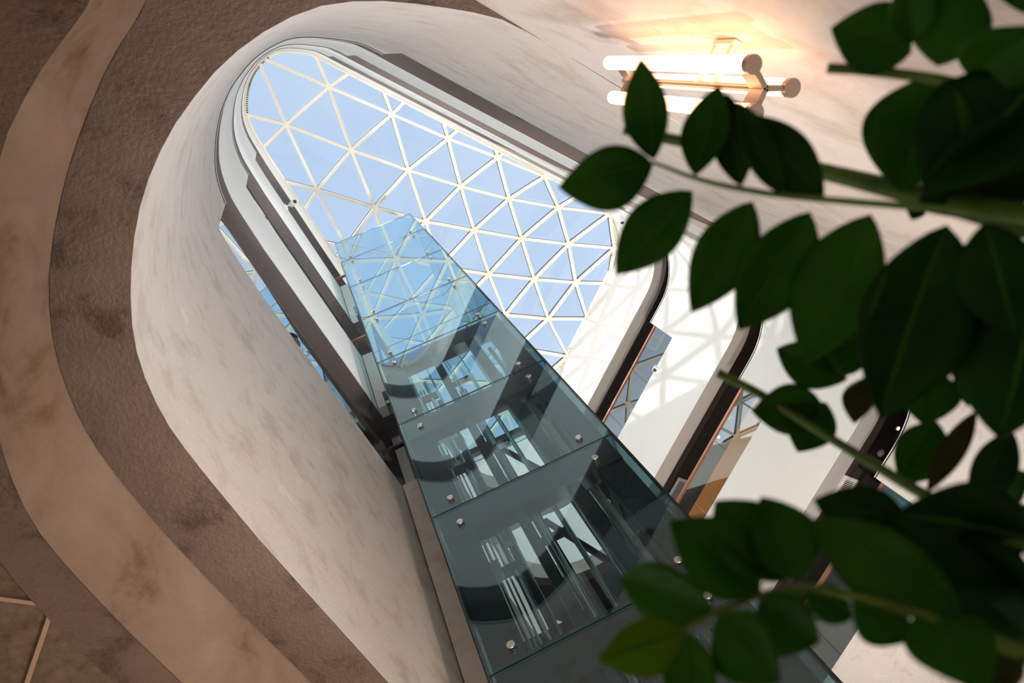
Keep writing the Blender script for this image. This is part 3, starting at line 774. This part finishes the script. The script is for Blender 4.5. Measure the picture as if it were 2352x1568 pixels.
# unseen downlights added in the tiled ceiling for warm bounce off the floor
for k, (l, off, wh) in enumerate(((0.5, 2.9, 'nearest the rounded cove'), (3.0, 3.1, 'beside the left cove'), (5.5, 3.1, 'behind the lift shaft'), (0.5, 4.9, 'second row, nearest the rounded cove'), (3.0, 5.1, 'second row from the left cove'))):
    p = LL(l, off); e = empty('added_downlight', (p.x, p.y, 2.74), 'added unseen downlight in the tiled ceiling, ' + wh, 'ceiling light', 'added unseen downlights in the tiled ceiling')
    B = MB(); B.tube([(p.x, p.y, 2.748), (p.x, p.y, 2.735)], 0.07, 24); B.build('housing', M['white'], parent=e)
    B = MB(); B.tube([(p.x, p.y, 2.735), (p.x, p.y, 2.731)], 0.05, 20); B.build('lens', M['bulb'], parent=e)
    ld = bpy.data.lights.new('added_downlight_lamp', 'SPOT'); ld.energy = DOWN; ld.spot_size = math.radians(110); ld.spot_blend = 0.6; ld.color = (1.0, 0.72, 0.50); ld.shadow_soft_size = 0.05
    lo = bpy.data.objects.new('added_downlight_lamp', ld); COL.objects.link(lo); lo.location = (p.x, p.y, 2.72+EYE)

# ------------------------------------------------------------------ plants
def leaf_mesh(Bs, T, wd, nrm, mb, fold=0.45, curl=0.10, n=18, side=1.0):
    """closed thin blade from base to tip"""
    ax = T-Bs; L = ax.length; d = ax.normalized(); s_ = d.cross(nrm).normalized(); n_ = s_.cross(d)
    V = []; th = 0.0007
    for layer in (0, 1):
        for i in range(n+1):
            t = i/n
            prof = (math.sin(math.pi*t**0.93)**0.88)*1.03 if 0 < t < 1 else 0.0
            h = wd/2*prof
            c = Bs+d*(L*t)+n_*(math.sin(math.pi*t)*curl*L*side)
            for j, x in enumerate((-1, -0.66, -0.33, -0.045, 0.045, 0.33, 0.66, 1)):
                V.append(c+s_*(h*x)+n_*(abs(x)*h*fold) + n_*(th*(1 if layer else -1)) + n_*0.02*h*math.sin(7*t+j))
    W = 8; off = (n+1)*W; F = []; FR = []
    for i in range(n):
        for j in range(W-1):
            a = i*W+j; q = (j == 3 and i < n-1); b = off+a
            (FR if q else F).extend([(a, a+1, a+W+1, a+W), (b, b+W, b+W+1, b+1)])
        a = i*W; F.append((a, a+W, off+a+W, off+a)); a = i*W+W-1; F.append((a, off+a, off+a+W, a+W))
    nb = len(mb.v); mb.add(V, F, 0, True)
    for f in FR: mb.f.append([nb+i for i in f]); mb.m.append(1); mb.sm.append(True)
def plant(label, root, stems):
    e = empty('zz_plant' if False else 'potted_plant', root, label, 'plant')
    for st in stems:
        D = st['d']; pts = [at_d(x, y, dd) for (x, y, dd, w) in st['stem']]; rad = [w/2/FPX*dd for (x, y, dd, w) in st['stem']]
        # smooth
        P = pts; R = rad
        for _ in range(2):
            Q = [P[0]]; RR = [R[0]]
            for i in range(len(P)-1):
                Q += [P[i].lerp(P[i+1], 0.25), P[i].lerp(P[i+1], 0.75)]; RR += [R[i]*0.75+R[i+1]*0.25, R[i]*0.25+R[i+1]*0.75]
            Q.append(P[-1]); RR.append(R[-1]); P, R = Q, RR
        # run on out of the picture down to the pot
        if st.get('toroot', True):
            end = P[-1]; rt = Vector(root)+Vector((random.uniform(-.05, .05), random.uniform(-.05, .05), 0)); up = rt+Vector((0, 0, 0.35))
            d0 = (P[-1]-P[-2]).normalized()
            c1 = end+d0*0.25; c2 = rt+Vector((0, 0, 0.5))
            for i in range(1, 13):
                t = i/12; q = end*(1-t)**3+c1*3*t*(1-t)**2+c2*3*t*t*(1-t)+rt*t**3
                P.append(q); R.append(max(R[-1], 0.004)*1.03)
        B = MB(); B.tube(P, R, 12); so = B.build('stem', M['stem'], parent=e)
        for lf in st['leaves']:
            bx, by, tx, ty, w, m_ = lf[:6]; db = lf[6] if len(lf) > 6 else D; dt = lf[7] if len(lf) > 7 else db-random.uniform(-0.02, 0.03)
            Bs = at_d(bx, by, db); T = at_d(tx, ty, dt)
            ctr = (Bs+T)/2; nrm = (-ctr).normalized()
            side = random.choice((-1, 1)); tilt = math.radians(random.uniform(10, 28))*random.choice((-1, 1))
            ax = (T-Bs).normalized(); nrm = (Matrix.Rotation(tilt, 3, ax) @ nrm)
            wd = w/FPX*((db+dt)/2)/math.cos(tilt)*1.10
            B = MB(); leaf_mesh(Bs, T, wd, nrm, B, curl=0.05, side=-1)
            lo = B.build('leaf', [M[m_], M['rib']], parent=so)

G, DK, LT, OL = 'leaf', 'leaf_dark', 'leaf_light', 'leaf_olive'
stemsA = [
 dict(d=0.47, stem=[(1498,372,.47,8),(1600,412,.47,10),(1700,434,.47,12),(1800,450,.47,13),(2000,467,.46,15),(2200,482,.45,16),(2420,520,.44,18)], leaves=[
  (1500,376,1283,431,122,G),(1502,366,1472,134,84,G),(1596,404,1652,196,86,G),(1702,428,1668,214,76,DK),(1796,446,1694,232,64,DK),
  (1892,456,1710,262,100,DK),(1590,438,1415,630,112,G),(1728,462,1588,718,116,G),(1860,486,1696,758,132,G),(2000,492,1852,836,150,G),(2174,516,2022,962,186,DK),
  (2262,512,2335,780,120,DK),(2400,540,2296,1010,210,DK)]),
 dict(d=0.56, stem=[(1432,297,.56,22),(1540,320,.56,24),(1700,350,.55,26),(1850,384,.54,32),(2000,420,.52,38),(2150,458,.50,46),(2352,505,.48,62),(2480,540,.47,66)], leaves=[
  (2105,470,2095,505,30,DK),(2330,560,2170,700,110,DK,.56),(2250,818,2168,612,96,DK,.57),(2012,600,2004,800,72,DK,.58),(2006,770,1852,838,86,G,.58)]),
 dict(d=0.50, stem=[(1900,156,.50,20),(2000,162,.50,20),(2150,180,.50,21),(2290,214,.50,24),(2420,240,.50,26)], leaves=[
  (2092,122,1908,64,116,G),(2098,96,2088,-60,78,G),(2153,152,2232,-40,118,G),(2228,176,2385,60,130,G),(2152,168,2066,440,168,G),
  (2242,232,2160,322,62,G),(2400,170,2122,440,190,DK),(2420,280,2105,480,150,DK),(2352,30,2390,-90,90,G),(2395,400,2180,330,150,DK)]),
]
root = at_d(2800, 350, 1.0); root.z = FLOORZ+0.458
stemsB = [
 dict(d=0.56, stem=[(1648,856,.56,20),(1750,905,.56,20),(1900,1002,.55,20),(2000,1062,.54,21),(2110,1130,.53,24),(2300,1230,.52,26),(2450,1300,.5,28)], leaves=[
  (1884,920,1726,944,94,G),(1898,924,1832,1038,90,G),(1946,872,1784,800,88,G),(1984,872,1962,972,56,OL),(2132,846,2124,978,100,G),
  (2152,968,2068,1112,88,G),(2242,945,2128,1132,40,OL),(2325,990,2228,1176,64,DK),(2256,838,2222,932,60,G),(2362,1085,2256,1165,66,G),(2365,1160,2290,1235,60,G)]),
 dict(d=0.52, stem=[(1946,892,.545,5),(1986,866,.545,6),(2060,850,.54,7),(2134,826,.54,7),(2230,832,.54,8),(2420,850,.53,9)], leaves=[]),
 dict(d=0.40, stem=[(1562,1452,.40,11),(1640,1405,.40,14),(1730,1370,.40,15),(1830,1346,.40,17),(1960,1366,.40,20),(2150,1420,.40,26),(2352,1502,.40,32),(2460,1550,.40,34)], leaves=[
  (1638,1396,1424,1326,114,G),(1578,1450,1372,1516,98,LT),(1584,1452,1592,1640,98,G),(1652,1412,1792,1568,122,G),(1746,1358,1538,1196,140,G),
  (1800,1336,1642,1150,140,G),(1842,1334,1748,1140,120,G),(1740,1382,1884,1474,112,G),(1842,1356,1956,1418,66,G),(1960,1372,2084,1474,104,G),
  (2206,1400,1858,1192,128,G),(2112,1412,2262,1590,124,G),(2336,1480,2266,1600,60,OL)]),
 dict(d=0.44, stem=[(2080,1190,.44,10),(2180,1235,.44,14),(2352,1248,.44,18),(2480,1255,.44,20)], leaves=[
  (2085,1200,1868,1148,104,DK),(2370,1236,2058,1176,180,DK),(2400,1400,2128,1290,170,DK),(2380,1330,1990,1240,150,DK),(2390,1500,2240,1400,150,DK)]),
]
root2 = at_d(2750, 1450, 1.0); root2.z = FLOORZ+0.458
plant('glossy dark green leafy plant whose upper fronds cross in front of the lamp', root, stemsA)
plant('glossy green leafy plant with lower fronds in front of the lift shaft', root2, stemsB)
def pot(c, label):
    e = empty('planter', (c.x, c.y, FLOORZ), label, 'planter'); B = MB(); z = FLOORZ
    B.tube([(c.x, c.y, z), (c.x, c.y, z+0.02), (c.x, c.y, z+0.45)], [0.12, 0.13, 0.17], 28); B.build('pot', M['pot'], parent=e)
    B = MB(); B.tube([(c.x, c.y, z+0.45), (c.x, c.y, z+0.455)], 0.155, 28); B.build('soil', M['soil'], parent=e)
pot(root, 'dark ceramic planter holding the upper leafy plant'); pot(root2, 'dark ceramic planter holding the lower leafy plant')
for o in bpy.data.objects:
    for k in ('_l', '_e'):
        if k in o: del o[k]
